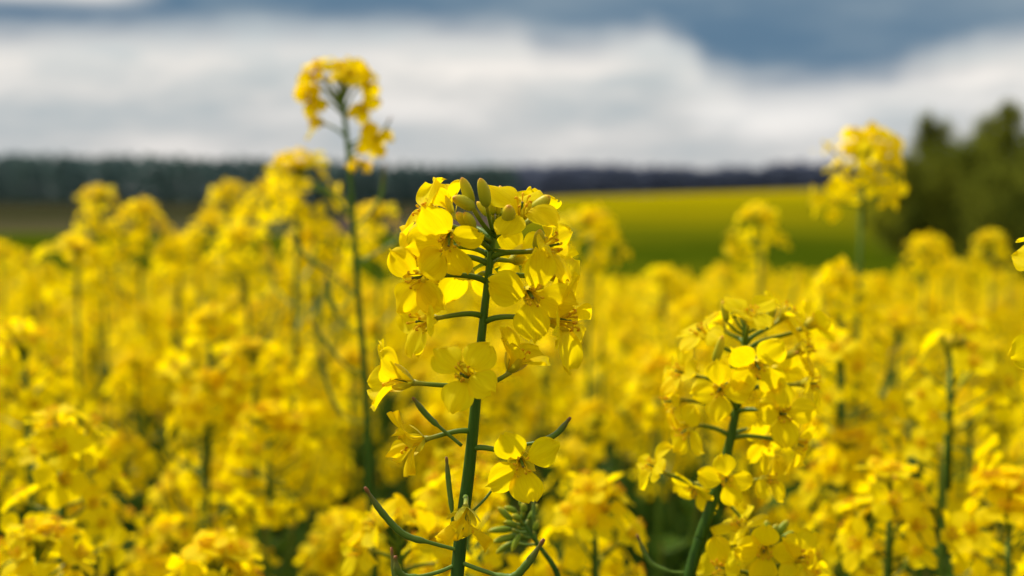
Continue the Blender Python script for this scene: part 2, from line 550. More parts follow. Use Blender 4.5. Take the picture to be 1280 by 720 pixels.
def bloom_field():
    t = M_YELLOWF.node_tree
    bs = [n for n in t.nodes if n.type == 'BSDF_PRINCIPLED'][0]
    src = bs.inputs['Base Color'].links[0].from_socket
    tc = [n for n in t.nodes if n.type == 'TEX_COORD'][0]
    sp = N(t, 'ShaderNodeSeparateXYZ'); t.links.new(tc.outputs['Object'], sp.inputs[0])
    nz = N(t, 'ShaderNodeTexNoise', ins={'Scale': .035, 'Detail': 4.0}); t.links.new(tc.outputs['Object'], nz.inputs['Vector'])
    a = N(t, 'ShaderNodeMath', operation='MULTIPLY_ADD', ins={1: 90.0}); t.links.new(nz.outputs[0], a.inputs[0]); t.links.new(sp.outputs[1], a.inputs[2])
    mr = N(t, 'ShaderNodeMapRange', ins={1: 140.0, 2: 300.0}); t.links.new(a.outputs[0], mr.inputs[0])
    mx = N(t, 'ShaderNodeMixRGB', ins={1: (.05, .065, .002, 1)})
    t.links.new(mr.outputs[0], mx.inputs[0]); t.links.new(src, mx.inputs[2]); t.links.new(mx.outputs[0], bs.inputs['Base Color'])
bloom_field()

def foliage_mat(name, lo, hi, trans=.25, scale=.5):
    m, t = nt(name)
    L = t.links.new
    out = N(t, 'ShaderNodeOutputMaterial')
    att = N(t, 'ShaderNodeAttribute', attribute_name='tint')
    tc = N(t, 'ShaderNodeTexCoord')
    nz = N(t, 'ShaderNodeTexNoise', ins={'Scale': scale, 'Detail': 3.0}); L(tc.outputs['Object'], nz.inputs['Vector'])
    ad = N(t, 'ShaderNodeMath', operation='MULTIPLY_ADD', ins={1: .5}); L(att.outputs['Fac'], ad.inputs[0]); L(nz.outputs[0], ad.inputs[2])
    rp = ramp(t, [(.35, lo), (.95, hi)]); L(ad.outputs[0], rp.inputs[0])
    bs = N(t, 'ShaderNodeBsdfDiffuse'); L(rp.outputs[0], bs.inputs[0])
    tr = N(t, 'ShaderNodeBsdfTranslucent'); L(rp.outputs[0], tr.inputs[0])
    mx = N(t, 'ShaderNodeMixShader', ins={0: trans}); L(bs.outputs[0], mx.inputs[1]); L(tr.outputs[0], mx.inputs[2])
    L(mx.outputs[0], out.inputs[0])
    return m
M_TREE = foliage_mat('tree_foliage', (0.045, 0.065, 0.009), (0.21, 0.22, 0.022))
M_BARK = flat_mat('bark', (0.05, 0.04, 0.028), (0.09, 0.07, 0.05), 6, stretch=(1, 1, .2))
M_FOREST = foliage_mat('forest_foliage', (0.09, 0.15, 0.15), (0.14, 0.21, 0.18), .4, .02)  # bluish haze of distance is mixed into the leaf colour
M_FORESTB = foliage_mat('haze_tinted_forest_foliage', (0.17, 0.20, 0.28), (0.22, 0.25, 0.33), .4, .02)  # blue here is aerial haze painted into the foliage, stronger than on the left

def tree(px, top, D, width_px, seed, label, cat='tree', base_y=345, point=1.0, name='tree'):
    nr = np.random.default_rng(seed); rg = random.Random(seed)
    x = (px - 640) / K * D
    gz = ground(x, D)
    h = (HORIZON - top) / K * D + CAM.z - gz
    rad = width_px / K * D * .5
    root = link(name, None); root.location = (x, D, gz)
    tag(root, label, cat, 'trees and bushes at the field edge')
    # trunk with limbs
    m = MB()
    lean = rg.uniform(-.04, .04) * h
    tp = lambda t: Vector((lean * t * t, .02 * h * math.sin(3 * t), h * t))
    m.tube([tp(i / 10 * .95) for i in range(11)], [h * .022 * (1 - i / 10.6) for i in range(11)], M_BARK, 8)
    tips = []
    nl = int(14 + h * 2.2)
    for i in range(nl):
        t = .12 + .82 * (i + rg.random()) / nl
        a = i * 2.4 + rg.uniform(-.5, .5)
        prof = (math.sin(math.pi * min(1, (t * .92 + .06)) ** .8) ** .7) * (1 - t) ** (.28 * point) if t < 1 else 0
        ln = rad * (0.35 + .75 * prof) * rg.uniform(.6, 1.15) * (1 - .55 * point * t)
        p0 = tp(t); d = Vector((math.cos(a), math.sin(a), rg.uniform(.25, .8) + .5 * t))
        p2 = p0 + d * ln; p1 = p0 + d * ln * .5 + Vector((0, 0, -.05 * ln))
        m.tube([p0, p1, p2], [h * .009 * (1 - t * .6), h * .006 * (1 - t * .5), h * .002], M_BARK, 5)
        tips += [(p2, ln * .42 + .12), (p1, ln * .32 + .08), (p0.lerp(p2, .8), ln * .32)]
    tips += [(tp(.95), rad * .14), (tp(1.0), rad * .08)]
    link('trunk', m.mesh('trunk'), root)
    Cs, Sz, T = [], [], []
    for p, r_ in tips:
        n = int(240 * max(.25, min(2.0, r_ / .6)))
        q = nr.normal(size=(n, 3)); q /= np.linalg.norm(q, axis=1)[:, None]
        q *= (nr.random(n) ** .45)[:, None] * r_ * (1 + .3 * nr.normal(size=n))[:, None]
        q[:, 2] *= 1.15
        c = q + np.array(p)
        c[:, 2] = np.maximum(c[:, 2], .15)
        Cs.append(c); Sz.append(nr.uniform(.10, .22, n) * max(.7, h / 8)); T.append(np.full(n, rg.uniform(0, .8)) + nr.uniform(0, .25, n))
    C = np.concatenate(Cs); S = np.concatenate(Sz); T = np.concatenate(T)
    V, F = leaf_cards(nr, C, S)
    me = np_mesh('crown', V, F, [M_TREE], tint=np.repeat(T, 4))
    link('crown', me, root)
    return root

tree(1166, 148, 62, 118, 1, 'slender dark green tree with a pointed top left of the tallest one', point=1.0)
tree(1246, 132, 64, 124, 2, 'tallest pointed dark green tree at the right edge of the field', point=.95)
tree(1298, 178, 60, 110, 3, 'broad dark tree cut off by the right edge of the picture', point=.7)
tree(1204, 190, 57, 120, 4, 'rounded olive green bush between the two pointed trees', 'bush', point=.5, name='bush')
tree(1134, 198, 58, 90, 5, 'low olive green bush at the left end of the tree group', 'bush', point=.5, name='bush')
tree(1262, 238, 53, 120, 6, 'wide low bush in front of the tallest pointed tree', 'bush', point=.4, name='bush')

def forest(name, px0, px1, tops, D, mat, seed, label, rows=3):
    nr = np.random.default_rng(seed); rg = random.Random(seed)
    V, F, T = [], [], []
    off = 0
    for r_ in range(rows):
        Dr = D + r_ * 14
        px = px0
        while px < px1:
            x = (px - 640) / K * Dr; gz = ground(x, Dr)
            ty = np.interp(px, [q[0] for q in tops], [q[1] for q in tops]) + rg.uniform(-3, 4)
            h = (HORIZON - ty) / K * Dr + CAM.z - gz
            w = h * rg.uniform(.2, .3)
            n = 260
            z = nr.random(n) ** .8
            a = nr.uniform(0, 6.28, n)
            rr = w * np.sin(np.pi * np.clip(z * .86 + .12, 0, 1)) ** .8 * np.sqrt(nr.uniform(.3, 1, n)) * rg.uniform(.9, 1.15)
            C = np.stack([x + rr * np.cos(a), Dr + rr * np.sin(a), gz + h * (.02 + .98 * z)], 1)
            v, f = leaf_cards(nr, C, nr.uniform(1.2, 2.6, n))
            V.append(v); F.append(f + off); off += len(v)
            T.append(np.repeat(nr.uniform(0, .3, n) + rg.uniform(0, .6), 4))
            px += w / Dr * K * rg.uniform(.9, 1.3)
    me = np_mesh(name, np.concatenate(V), np.concatenate(F), [mat], tint=np.concatenate(T))
    o = link(name, me)
    tag(o, label, 'forest', kind='stuff')
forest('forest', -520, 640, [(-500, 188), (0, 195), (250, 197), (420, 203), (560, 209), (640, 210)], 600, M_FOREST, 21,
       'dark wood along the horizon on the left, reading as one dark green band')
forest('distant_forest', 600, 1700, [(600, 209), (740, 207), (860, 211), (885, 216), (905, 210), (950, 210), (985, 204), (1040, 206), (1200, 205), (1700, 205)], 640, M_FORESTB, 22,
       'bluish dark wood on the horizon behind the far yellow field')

# ------------------------------------------------------------------ the sharp plant in the middle
def plant_root(name, base, label, group=None, cat='rapeseed plant'):
    o = link(name, None)
    o.location = base
    tag(o, label, cat, group)
    return o

def stem_from_pixels(pts, d, base_shift=(0, 0)):
    """pts from the bottom up, [(px, py, dd)]; carried down to the ground"""
    W = [P(a, b, d + c) for a, b, c in pts]
    low, nxt = W[0], W[1]
    dirn = (low - nxt).normalized()
    bx = low.x + dirn.x * .10 + base_shift[0]; by = low.y + dirn.y * .05 + base_shift[1]
    gz = ground(bx, by)
    base = Vector((bx, by, gz - .01))
    mid1 = low + dirn * .12
    mid2 = Vector(((mid1.x + bx) / 2, (mid1.y + by) / 2, (mid1.z + gz) * .5))
    return base, W, [base, mid2, mid1] + W

def stem_at(W, py_list, py):
    """world point on the stem polyline at photo row py"""
    for i in range(len(W) - 1):
        y0, y1 = py_list[i], py_list[i + 1]
        if y1 <= py <= y0:
            return W[i].lerp(W[i + 1], (y0 - py) / (y0 - y1))
    return W[-1] if py < py_list[-1] else W[0]

def hero_plant(label, d, stem_px, r0, r1, flowers, buds, pods, seed, leaf_z=(.25, .4, .55, .7), name='rapeseed_plant', size=1.0, green_buds=(), branches=()):
    rng = random.Random(seed)
    base, W, full = stem_from_pixels(stem_px, d)
    pyl = [q[1] for q in stem_px]
    root = plant_root(name, base, label)
    loc = lambda p: Vector(p) - base
    sp = spline(full, 8)
    n = len(sp)
    zt = W[-1].z
    def rad(p):
        return r0 + (r1 - r0) * smooth(0, 1, (p.z - W[0].z) / (zt - W[0].z)) if p.z > W[0].z else r0 * (1 + .9 * (W[0].z - p.z))
    m = MB(); m.tube([loc(p) for p in sp], [rad(p) for p in sp], M_STEM, 12)
    link('stem', m.mesh('stem'), root)
    for (px, py, dd, F, sy, sz, wi) in flowers:
        S = stem_at(W, pyl, sy)
        Rc = P(px, py, d + dd)
        dirn = (Rc - S).normalized()
        hero_flower(root, loc(S + dirn * r1 * .6), loc(Rc), D3(F), rng, sz * size, wi)
    for (bx, by, tx, ty, dd, sy, r_) in buds:
        m = MB()
        S = stem_at(W, pyl, sy)
        bud_shape(m, loc(S), loc(P(bx, by, d + dd * .7)), loc(P(tx, ty, d + dd)), r_, M_BUD)
        link('bud', m.mesh('bud'), root)
    for (bx, by, tx, ty, dd, sy, r_) in green_buds:
        m = MB()
        S = stem_at(W, pyl, sy)
        bud_shape(m, loc(S), loc(P(bx, by, d + dd * .7)), loc(P(tx, ty, d + dd)), r_ * size, M_GREENBUD)
        link('bud', m.mesh('bud'), root)
    for pts, r_, pf in pods:
        m = MB()
        pod_shape(m, [loc(P(a, b, d + c)) for a, b, c in pts], r_, pf)
        link('pod', m.mesh('pod'), root)
    for pts, ra, rb in branches:
        m = MB()
        q = spline([loc(P(a, b, d + c)) for a, b, c in pts], 8)
        m.tube(q, [ra + (rb - ra) * i / (len(q) - 1) for i in range(len(q))], M_STEM, 8)
        link('branch', m.mesh('branch'), root)
    def spine(z):
        best = min(sp, key=lambda p: abs(p.z - z))
        return loc(best)
    add_leaves(root, spine, leaf_z, rng)
    return root

hero_stem = [(571, 724, 0), (577, 660, .001), (586, 590, .001), (594, 510, 0), (600, 440, 0), (607, 375, 0), (612, 330, 0), (616, 296, 0), (619, 280, 0)]
hero_flowers = [
    # px, py, depth, facing(right, up, toward), stem row, size, wither
    (548, 276, -.004, (-.80, .52, .30), 305, 1.0, 0),
    (562, 291, -.012, (-.05, -.50, .85), 312, 1.05, 0),
    (651, 275, -.008, (.10, .74, .62), 296, 1.0, 0),
    (672, 313, -.006, (.82, .25, .45), 322, 1.0, 0),
    (660, 364, -.012, (.25, -.25, .92), 346, 1.1, 0),
    (543, 398, -.006, (-.74, -.15, .60), 395, 1.0, 0),
    (681, 398, -.006, (.92, -.05, .36), 402, 1.3, 0),
    (516, 478, .000, (-.95, .22, .15), 492, 1.15, .3),
    (586, 474, -.014, (-.30, .35, .85), 470, .95, 0),
    (637, 465, .001, (.45, .85, .20), 492, 1.0, .3),
    (531, 549, .000, (-.95, -.20, .22), 539, .95, .9),
    (650, 573, -.006, (.10, -.20, .95), 560, 1.0, .15),
    (582, 634, -.011, (-.10, -.9, .35), 622, .9, 1.0),
    (540, 318, .004, (-.72, -.05, .45), 330, 1.0, 0),
    (534, 345, -.008, (-.55, -.15, .80), 352, 1.0, 0),
    (684, 345, .004, (.70, .05, .45), 350, 1.0, 0),
    (590, 345, .016, (-.35, .25, -.65), 345, 1.0, 0),
    (640, 325, .016, (.35, .15, -.65), 330, 1.0, 0),
    (566, 268, .012, (-.40, .80, -.10), 300, .82, .3),
    (664, 274, .010, (.40, .75, -.25), 298, .80, .3),
    (545, 304, .012, (-.75, .25, .15), 320, .95, 0),
]
hero_buds = [
    (589, 258, 577, 222, -.014, 296, .0016), (608, 258, 600, 223, -.015, 292, .0017), (592, 260, 566, 247, -.018, 294, .0017),
    (586, 285, 571, 266, -.014, 300, .0015), (592, 284, 580, 266, -.016, 302, .0014), (634, 278, 636, 257, -.016, 292, .0018),
    (664, 264, 687, 245, -.010, 290, .0018), (671, 312, 675, 287, -.012, 312, .0016), (612, 272, 604, 236, .004, 288, .0014),
    (626, 262, 625, 232, .003, 286, .0014), (616, 268, 612, 250, -.004, 284, .0011), (622, 268, 621, 252, -.003, 282, .0010),
    (610, 270, 596, 252, .000, 286, .0011), (628, 270, 634, 254, .002, 284, .0011),
]
hero_pods = [
    ([(577, 557, 0), (545, 530, -.002), (530, 515, -.003), (516, 497, -.004)], .00075, .30),
    ([(655, 556, -.004), (678, 551, -.006), (697, 541, -.008), (713, 522, -.010)], .00075, .30),
    ([(574, 688, 0), (540, 679, -.002), (505, 668, -.004), (478, 641, -.006), (456, 609, -.008)], .00085, .30),
    ([(566, 668, .002), (565, 640, .002), (561, 605, .002), (558, 571, .002)], .00068, .35),
    ([(573, 702, 0), (606, 714, -.002), (638, 722, -.004), (658, 706, -.006), (680, 674, -.008)], .0010, .35),
    ([(570, 706, 0), (545, 716, -.002), (512, 722, -.004), (498, 714, -.006), (494, 695, -.007)], .0009, .40),
    ([(572, 726, .003), (530, 742, .003), (497, 730, .004), (489, 684, .005)], .0007, .5),
    ([(592, 638, 0), (606, 624, 0), (622, 605, .001), (640, 596, .001)], .00055, .9),
]
hero_plant('sharply focused rapeseed plant with thick green stem and fresh yellow flowers', FOCUS, hero_stem, .00185, .00095, hero_flowers, hero_buds, hero_pods, 5, size=.9)

# slightly soft plant on the right, leaning
D2 = .475
right_stem = [(860, 724, 0), (876, 670, 0), (893, 620, 0), (908, 570, 0), (919, 520, 0), (928, 470, 0), (931, 430, 0), (932, 408, 0)]
right_flowers = [
    (826, 588, 0, (-.85, .5, .2), 622, .9, .0), (872, 604, .004, (-.4, -.5, .6), 630, .9, .2), (908, 597, -.016, (-.1, -.1, .95), 590, .85, .1),
    (950, 600, -.002, (.6, .1, .6), 605, .9, .2), (985, 552, 0, (.85, -.2, .4), 548, 1.0, 0), (868, 532, 0, (-.8, -.35, .45), 545, 1.0, .2),
    (900, 486, -.014, (-.25, .0, .95), 512, .95, 0), (944, 452, -.018, (.0, -.35, .9), 470, 1.1, 0), (975, 517, -.014, (.1, .0, .95), 515, 1.05, 0),
    (936, 404, -.008, (.05, .85, .55), 430, 1.0, 0), (885, 425, 0, (-.6, .7, .3), 450, 1.0, 0), (862, 468, .002, (-.85, .2, .4), 490, 1.0, 0),
    (975, 400, .006, (.55, .75, .2), 430, 1.0, 0), (992, 440, .004, (.85, .35, .3), 455, 1.0, 0), (1000, 480, .004, (.9, .1, .3), 492, 1.0, 0),
    (965, 470, .014, (.4, .2, -.6), 480, 1.0, 0), (905, 412, .012, (-.3, .8, -.4), 430, .9, 0),
     (950, 540, .012, (.3, -.4, .5), 545, 1.0, 0),
    (1005, 410, .012, (.8, .5, -.2), 440, .95, 0), (852, 500, .006, (-.9, -.1, .2), 520, 1., 0), 
]
right_buds = [(908, 402, 903, 376, -.006, 420, .0013), (918, 398, 914, 376, .002, 415, .0013), (960, 398, 968, 382, -.006, 418, .0013), (925, 396, 924, 374, .004, 412, .0012),
              (940, 396, 945, 378, .004, 412, .0012), (893, 452, 903, 420, -.016, 460, .0015), (970, 446, 998, 440, -.018, 450, .0013), (930, 400, 930, 386, 0, 410, .001)]
right_pods = [([(857, 716, 0), (836, 714, 0), (812, 702, 0), (796, 668, 0)], .0008, .35),
              ([(895, 615, 0), (920, 640, .002), (940, 668, .002), (948, 690, .002)], .0008, .8)]
hero_plant('slightly soft rapeseed plant with leaning dark stem and full head right of sharp one', D2, right_stem, .0021, .0011, right_flowers, right_buds, right_pods, 8, size=.86)

# low side shoot below the leaning one: three open flowers and green buds
hero_plant('short flowering shoot with green buds at the foot of the leaning stem', .47, [(980, 760, 0), (972, 735, 0), (962, 705, 0), (955, 680, 0), (952, 668, 0)], .0011, .0007,
           [(955, 680, -.006, (-.1, -.3, .9), 690, .95, .2), (985, 700, -.004, (.6, .3, .6), 715, .95, 0), (935, 668, 0, (-.6, .7, .2), 690, .9, .2), (1000, 724, 0, (.7, .1, .6), 730, .95, 0), (915, 712, 0, (-.8, .2, .5), 730, 1.0, 0)],
           [], [], 12, leaf_z=(.3, .5, .7),
           green_buds=[(962, 672, 972, 655, 0, 680, .0013), (975, 676, 992, 664, 0, 684, .0013), (968, 670, 985, 650, 0.004, 680, .0013), (985, 682, 1004, 678, 0, 690, .0012), (958, 668, 958, 650, .004, 676, .0012)])

# tall plant reaching into the sky on the left
D3_ = .80
tall_stem = [(464, 640, 0), (461, 560, 0), (456, 470, 0), (448, 370, 0), (441, 270, 0), (436, 200, 0), (430, 140, 0), (426, 112, 0)]
tall_flowers = [
    (405, 100, 0, (-.7, .65, .3), 135, 1.0, 0), (400, 88, .004, (-.35, .9, .2), 128, .95, 0), (395, 110, -.004, (-.75, -.35, .5), 140, 1.0, 0),
    (436, 98, -.006, (.15, .6, .8), 128, 1.0, 0), (448, 92, .004, (.55, .8, .1), 128, 1.0, 0), (450, 108, 0, (.85, .1, .5), 140, 1.0, 0),
    (448, 130, -.003, (.6, -.6, .4), 148, 1.0, .2), (405, 154, 0, (-.95, .15, .3), 172, 1.05, .2), (460, 172, 0, (.55, -.5, .6), 184, 1.1, .1),
    (392, 100, .003, (-.8, .3, .5), 138, 1.15, 0), 
    (395, 122, -.004, (-.5, -.5, .7), 145, 1.0, 0), (468, 178, -.004, (.4, .3, .8), 188, 1.0, 0), (425, 92, -.006, (.0, .75, .65), 122, 1.0, 0),
    (442, 196, -.006, (.2, -.8, .3), 190, .7, 1.0), (430, 106, .006, (.0, .9, -.3), 122, .9, 0), (452, 205, 0, (.7, -.3, .2), 215, .5, 1.0),
]
tall_buds = [(428, 105, 428, 92, -.003, 114, .0012), (422, 106, 418, 94, 0, 114, .0012), (432, 106, 436, 94, .002, 114, .0012)]
tall_pods = [([(437, 196, 0), (455, 185, 0), (474, 172, 0), (489, 146, 0)], .0009, .55), ([(441, 272, 0), (418, 248, 0), (400, 238, 0), (380, 236, 0)], .0010, .4),
             ([(442, 285, 0), (462, 268, 0), (476, 245, 0), (481, 205, 0)], .0011, .35), ([(442, 250, 0), (420, 245, 0), (400, 232, 0), (385, 226, 0)], .0008, .4),
             ([(448, 372, 0), (410, 340, 0), (380, 318, 0), (362, 290, 0)], .0011, .35), ([(447, 360, 0), (425, 385, 0), (412, 370, 0), (408, 338, 0)], .0009, .4),
             ([(446, 330, 0), (478, 312, 0), (500, 296, 0), (512, 262, 0)], .0010, .35), ([(452, 420, 0), (425, 400, 0), (410, 372, 0), (404, 350, 0)], .0010, .35),
             ([(456, 470, 0), (430, 455, 0), (405, 425, 0), (388, 400, 0)], .0010, .35), ([(459, 530, 0), (430, 520, 0), (412, 490, 0), (400, 440, 0)], .0010, .35)]
hero_plant('tallest soft-focus rapeseed plant with a thin bare stem and few flowers against the sky', D3_, tall_stem, .0022, .0014, tall_flowers, tall_buds, tall_pods, 9, size=.9)

hero_plant('low shoot with soft open flowers just left of the foot of the sharp stem', .53, [(508, 780, 0), (506, 740, 0), (502, 705, 0), (498, 680, 0), (496, 664, 0)], .0011, .0007,
           [(478, 664, -.004, (-.6, .7, .35), 690, 1.0, 0), (512, 660, 0, (.4, .85, .2), 685, 1.0, 0), (462, 688, 0, (-.85, .1, .5), 705, 1.0, .1), (530, 676, -.004, (.75, .4, .5), 700, 1.0, 0), (496, 655, .008, (0, .9, .2), 675, .9, 0), (545, 705, 0, (.8, -.1, .5), 715, 1.0, .2)],
           [(494, 662, 492, 640, 0, 672, .0013), (500, 664, 504, 644, 0, 672, .0013)], [], 37, leaf_z=(.3, .5, .7))

# plant just outside the frame on the right: only petal tips reach in
hero_plant('sharp yellow rapeseed petals poking in at the right edge of the picture', .385, [(1352, 724, 0), (1352, 600, 0), (1350, 480, 0), (1348, 380, 0), (1346, 320, 0)], .0018, .001,
           [(1318, 332, 0, (-.6, .5, .5), 350, .9, 0), (1320, 426, 0, (-.7, .0, .6), 440, .9, 0), (1360, 320, 0, (.2, .8, .4), 345, 1.0, 0), (1385, 360, 0, (.8, .2, .4), 380, 1.0, 0), (1330, 310, .01, (-.2, .9, .1), 340, 1.0, 0), (1390, 440, 0, (.9, 0, .3), 450, 1.0, 0)],
           [], [], 31)

# green bud cluster low right of the sharp stem
DB = .455
hero_plant('low shoot of small green unopened buds just right of the sharp stem', DB, [(712, 760, 0), (694, 712, 0), (678, 688, 0), (664, 668, 0), (655, 655, 0), (650, 645, 0)], .0011, .0006,
           [], [], [([(672, 690, 0), (668, 660, 0), (667, 640, .001), (668, 617, .002)], .0006, .5)], 14, leaf_z=(.3, .55, .75),
           green_buds=[(640, 652, 622, 634, 0, 655, .0011), (646, 640, 630, 634, -.003, 655, .0010), (652, 634, 650, 622, .002, 650, .0009), (640, 662, 610, 664, 0, 665, .0011),
                       (645, 670, 616, 678, 0, 672, .0011), (650, 668, 640, 690, -.004, 672, .0010), (655, 640, 654, 628, -.003, 650, .0011), (660, 650, 672, 630, .003, 655, .0009),
                       (668, 664, 672, 650, 0, 672, .0010), (642, 678, 620, 692, .002, 680, .0010), (650, 650, 640, 644, -.006, 655, .0011), (646, 658, 630, 652, -.004, 660, .0010)])

# ------------------------------------------------------------------ field plants
def far_petal(m, rng, M, nu, nv, tint, mat, wither=0):
    rows = [[M @ Vector(p) for p in r] for r in petal_rows(rng, nu, nv, open_=rng.uniform(68, 100), wither=wither)]
    m.grid(rows, mat, tint=tint)

def field_flower(rng, nu=4, nv=6):
    m = MB()
    tint = rng.uniform(.05, .5)
    sepal = MB(); sepal_shape(rng, sepal)
    for k in range(4):
        far_petal(m, rng, Matrix.Rotation(k * math.pi / 2 + rng.uniform(-.2, .2), 4, 'Z') @ Matrix.Rotation(R(rng.uniform(-12, 12)), 4, 'Y'), nu, nv, tint + rng.uniform(-.05, .05), M_PETALFAR)
    if nu >= 4:
        m.add(sepal, Matrix())
        for k in range(6):
            a = k * 1.047
            m.tube([(0.0006 * math.cos(a), .0006 * math.sin(a), 0), (.0018 * math.cos(a), .0018 * math.sin(a), .0065), (.0026 * math.cos(a), .0026 * math.sin(a), .0082)], [.0002, .0003, .0006], M_STAMEN, 4)
    else:
        m.tube([(0, 0, 0), (0, 0, .004), (0, 0, .0085)], [.0016, .0012, .0009], M_SEPAL, 4)
    return m
FIELD_FLOWERS = [field_flower(rng0) for _ in range(8)]
FIELD_FLOWER_MESH = [f.mesh('flower') for f in FIELD_FLOWERS]
LOW_FLOWERS = [field_flower(rng0, 2, 4) for _ in range(8)]

def raceme(rng, n, spread=1.0, length=.06, flat=0.0):
    """positions along an axis that ends at the origin and runs down -Z: [(S, Rc, F, size)], buds [(S, base, tip, r)]"""
    fl, bd = [], []
    for i in range(n):
        t = (i + .5) / n
        a = i * 2.39996 + rng.uniform(-.35, .35)
        zs = -(.004 + length * t ** 1.25) * (1 - .4 * flat)
        pl = (.011 + .010 * min(1, t * 1.8)) * rng.uniform(.85, 1.15) * spread
        el = R(68 - 58 * min(1, t * 1.25) + rng.uniform(-16, 16))
        if rng.random() < .12: continue
        pl *= rng.uniform(.8, 1.2)
        o = Vector((math.cos(a) * math.cos(el), math.sin(a) * math.cos(el), math.sin(el)))
        S = Vector((0, 0, zs))
        Rc = S + o * pl
        F = (o + Vector((rng.gauss(0, .28), rng.gauss(0, .28), .35 * (1 - t) + rng.gauss(0, .28) - .18 * t))).normalized()
        fl.append((S, Rc, F, rng.uniform(.74, .98)))
    nbud = rng.randint(8, 20)
    for i in range(nbud):
        a = i * 2.4; q = (i / nbud) ** .6
        o = Vector((math.cos(a) * .75 * q, math.sin(a) * .75 * q, 1)).normalized()
        b = Vector((0, 0, -.003)) + o * (.004 + .003 * q)
        bd.append((Vector((0, 0, -.004)), b, b + o * rng.uniform(.0045, .007), .0012 + .0005 * q))
    return fl, bd

def rachis(m, fl, bd, length, low=False):
    m.tube([(0, 0, -length), (0, 0, -length * .5), (0, 0, -.003)], [.0013, .0011, .0007], M_STEM, 5)
    for S, Rc, F, s in fl:
        mid = S.lerp(Rc, .55) + Vector((0, 0, -.0008))
        m.tube([S, mid, Rc], [.0006, .00055, .0007], M_PEDICEL, 4 if low else 5)
    for S, b, tp, r in bd:
        if low:
            m.tube([S, b, b.lerp(tp, .5), tp], [.0004, .0006, r, .0003], M_BUD, 5)
        else:
            bud_shape(m, S, b, tp, r, M_BUD)

def merged_head(rng, n, low=True, **kw):
    m = MB()
    fl, bd = raceme(rng, n, **kw)
    rachis(m, fl, bd, kw.get('length', .06) + .015, True)
    for S, Rc, F, s in fl:
        m.add(rng.choice(LOW_FLOWERS), frame(Rc, F, rng.uniform(0, 6)) @ Matrix.Scale(s, 4), rng.uniform(-.12, .2))
    return m
HEADS = [merged_head(rng0, rng0.randint(13, 27), spread=rng0.uniform(.75, 1.2), length=rng0.uniform(.03, .075)).mesh('flower_head') for _ in range(12)]
ROUND = [merged_head(rng0, rng0.randint(17, 30), spread=rng0.uniform(.85, 1.2), length=rng0.uniform(.020, .040)).mesh('flower_head') for _ in range(8)]

def leaning_path(rng, H):
    ax, ay = rng.uniform(-.035, .035), rng.uniform(-.035, .035)
    wob = rng.uniform(0, 6.28)
    def f(z):
        t = z / H
        return Vector((ax * (t - t * t) * 2 + .006 * math.sin(5 * t + wob) * (1 - t), ay * (t - t * t) * 2, z))
    return f

def make_field_plant(rng, detailed, H=1.10, nb=4, top_n=None, solo=False):
    root = link('rapeseed_plant', None)
    kids = []
    path = leaning_path(rng, H)
    m = MB(); zz = [H * (i / 14) for i in range(15)]
    m.tube([path(z) for z in zz], [.0052 - .0040 * (z / H) ** .8 for z in zz], M_STEM, 8)
    kids.append(link('stem', m.mesh('stem'), root))
    tops = [(path(H), Vector((0, 0, 1)), top_n or rng.randint(19, 23))]
    for b in range(nb):
        a = b * 2 * math.pi / nb + rng.uniform(-.6, .6)
        z0 = H * rng.uniform(.58, .82)
        z1 = H - rng.uniform(.02, .12) - (0.09 if solo else 0)
        ro = rng.uniform(.045, .075) if detailed else rng.uniform(.05, .105)
        p0 = path(z0); p3 = Vector((p0.x + ro * math.cos(a), p0.y + ro * math.sin(a), z1))
        o = Vector((math.cos(a), math.sin(a), 0))
        q = bez(p0, p0 + o * ro * .6 + Vector((0, 0, (z1 - z0) * .25)), p3 - Vector((0, 0, (z1 - z0) * .4)) - o * ro * .08, p3, 9)
        m = MB(); m.tube(q, [.0026 - .0014 * i / 9 for i in range(10)], M_STEM, 6)
        kids.append(link('branch', m.mesh('branch'), root))
        ax = (q[-1] - q[-2]).normalized()
        tops.append((q[-1], (ax + Vector((rng.gauss(0, .15), rng.gauss(0, .15), .3))).normalized(), rng.randint(13, 18)))
    for p, ax, n in tops:
        Mx = frame(p, ax, rng.uniform(0, 6.28))
        if detailed:
            ln = rng.uniform(.04, .075)
            fl, bd = raceme(rng, n, spread=rng.uniform(1.0, 1.3), length=ln)
            hm = MB(); rachis(hm, fl, bd, ln + .01)
            hd = link('flower_head', hm.mesh('flower_head'), root, Mx)
            kids.append(hd); KIDS[hd.name] = []
            for S, Rc, F, s in fl:
                KIDS[hd.name].append(link('flower', rng.choice(FIELD_FLOWER_MESH), hd, frame(Rc, F, rng.uniform(0, 6)) @ Matrix.Scale(s, 4)))
        else:
            kids.append(link('flower_head', rng.choice(ROUND if solo else HEADS), root, Mx @ Matrix.Scale(rng.uniform(.9, 1.1), 4)))
    # young pods below the heads
    for i in range(7 if detailed else 6):
        z = H - rng.uniform(.075, .2); a = rng.uniform(0, 6.28); o = Vector((math.cos(a), math.sin(a), 0))
        p = path(z); pm = MB()
        pod_shape(pm, [p, p + o * .012 + Vector((0, 0, .004)), p + o * .024 + Vector((0, 0, .014)), p + o * .030 + Vector((0, 0, .040))], .0010, .35, 5)
        kids.append(link('pod', pm.mesh('pod'), root))
    for z in ([.25, .42, .55, .62, .68, .74, .79, .84, .88] if not solo else [.3, .45, .6]):
        p = path(z * H)
        kids.append(link('leaf', rng.choice(LEAVES), root, Matrix.Translation(p) @ Matrix.Rotation(rng.uniform(0, 6.28), 4, 'Z') @ Matrix.Scale(rng.uniform(1.0, 1.6) * (1 if z < .66 else .42), 4)))
    KIDS[root.name] = kids
    root['H'] = H
    return root

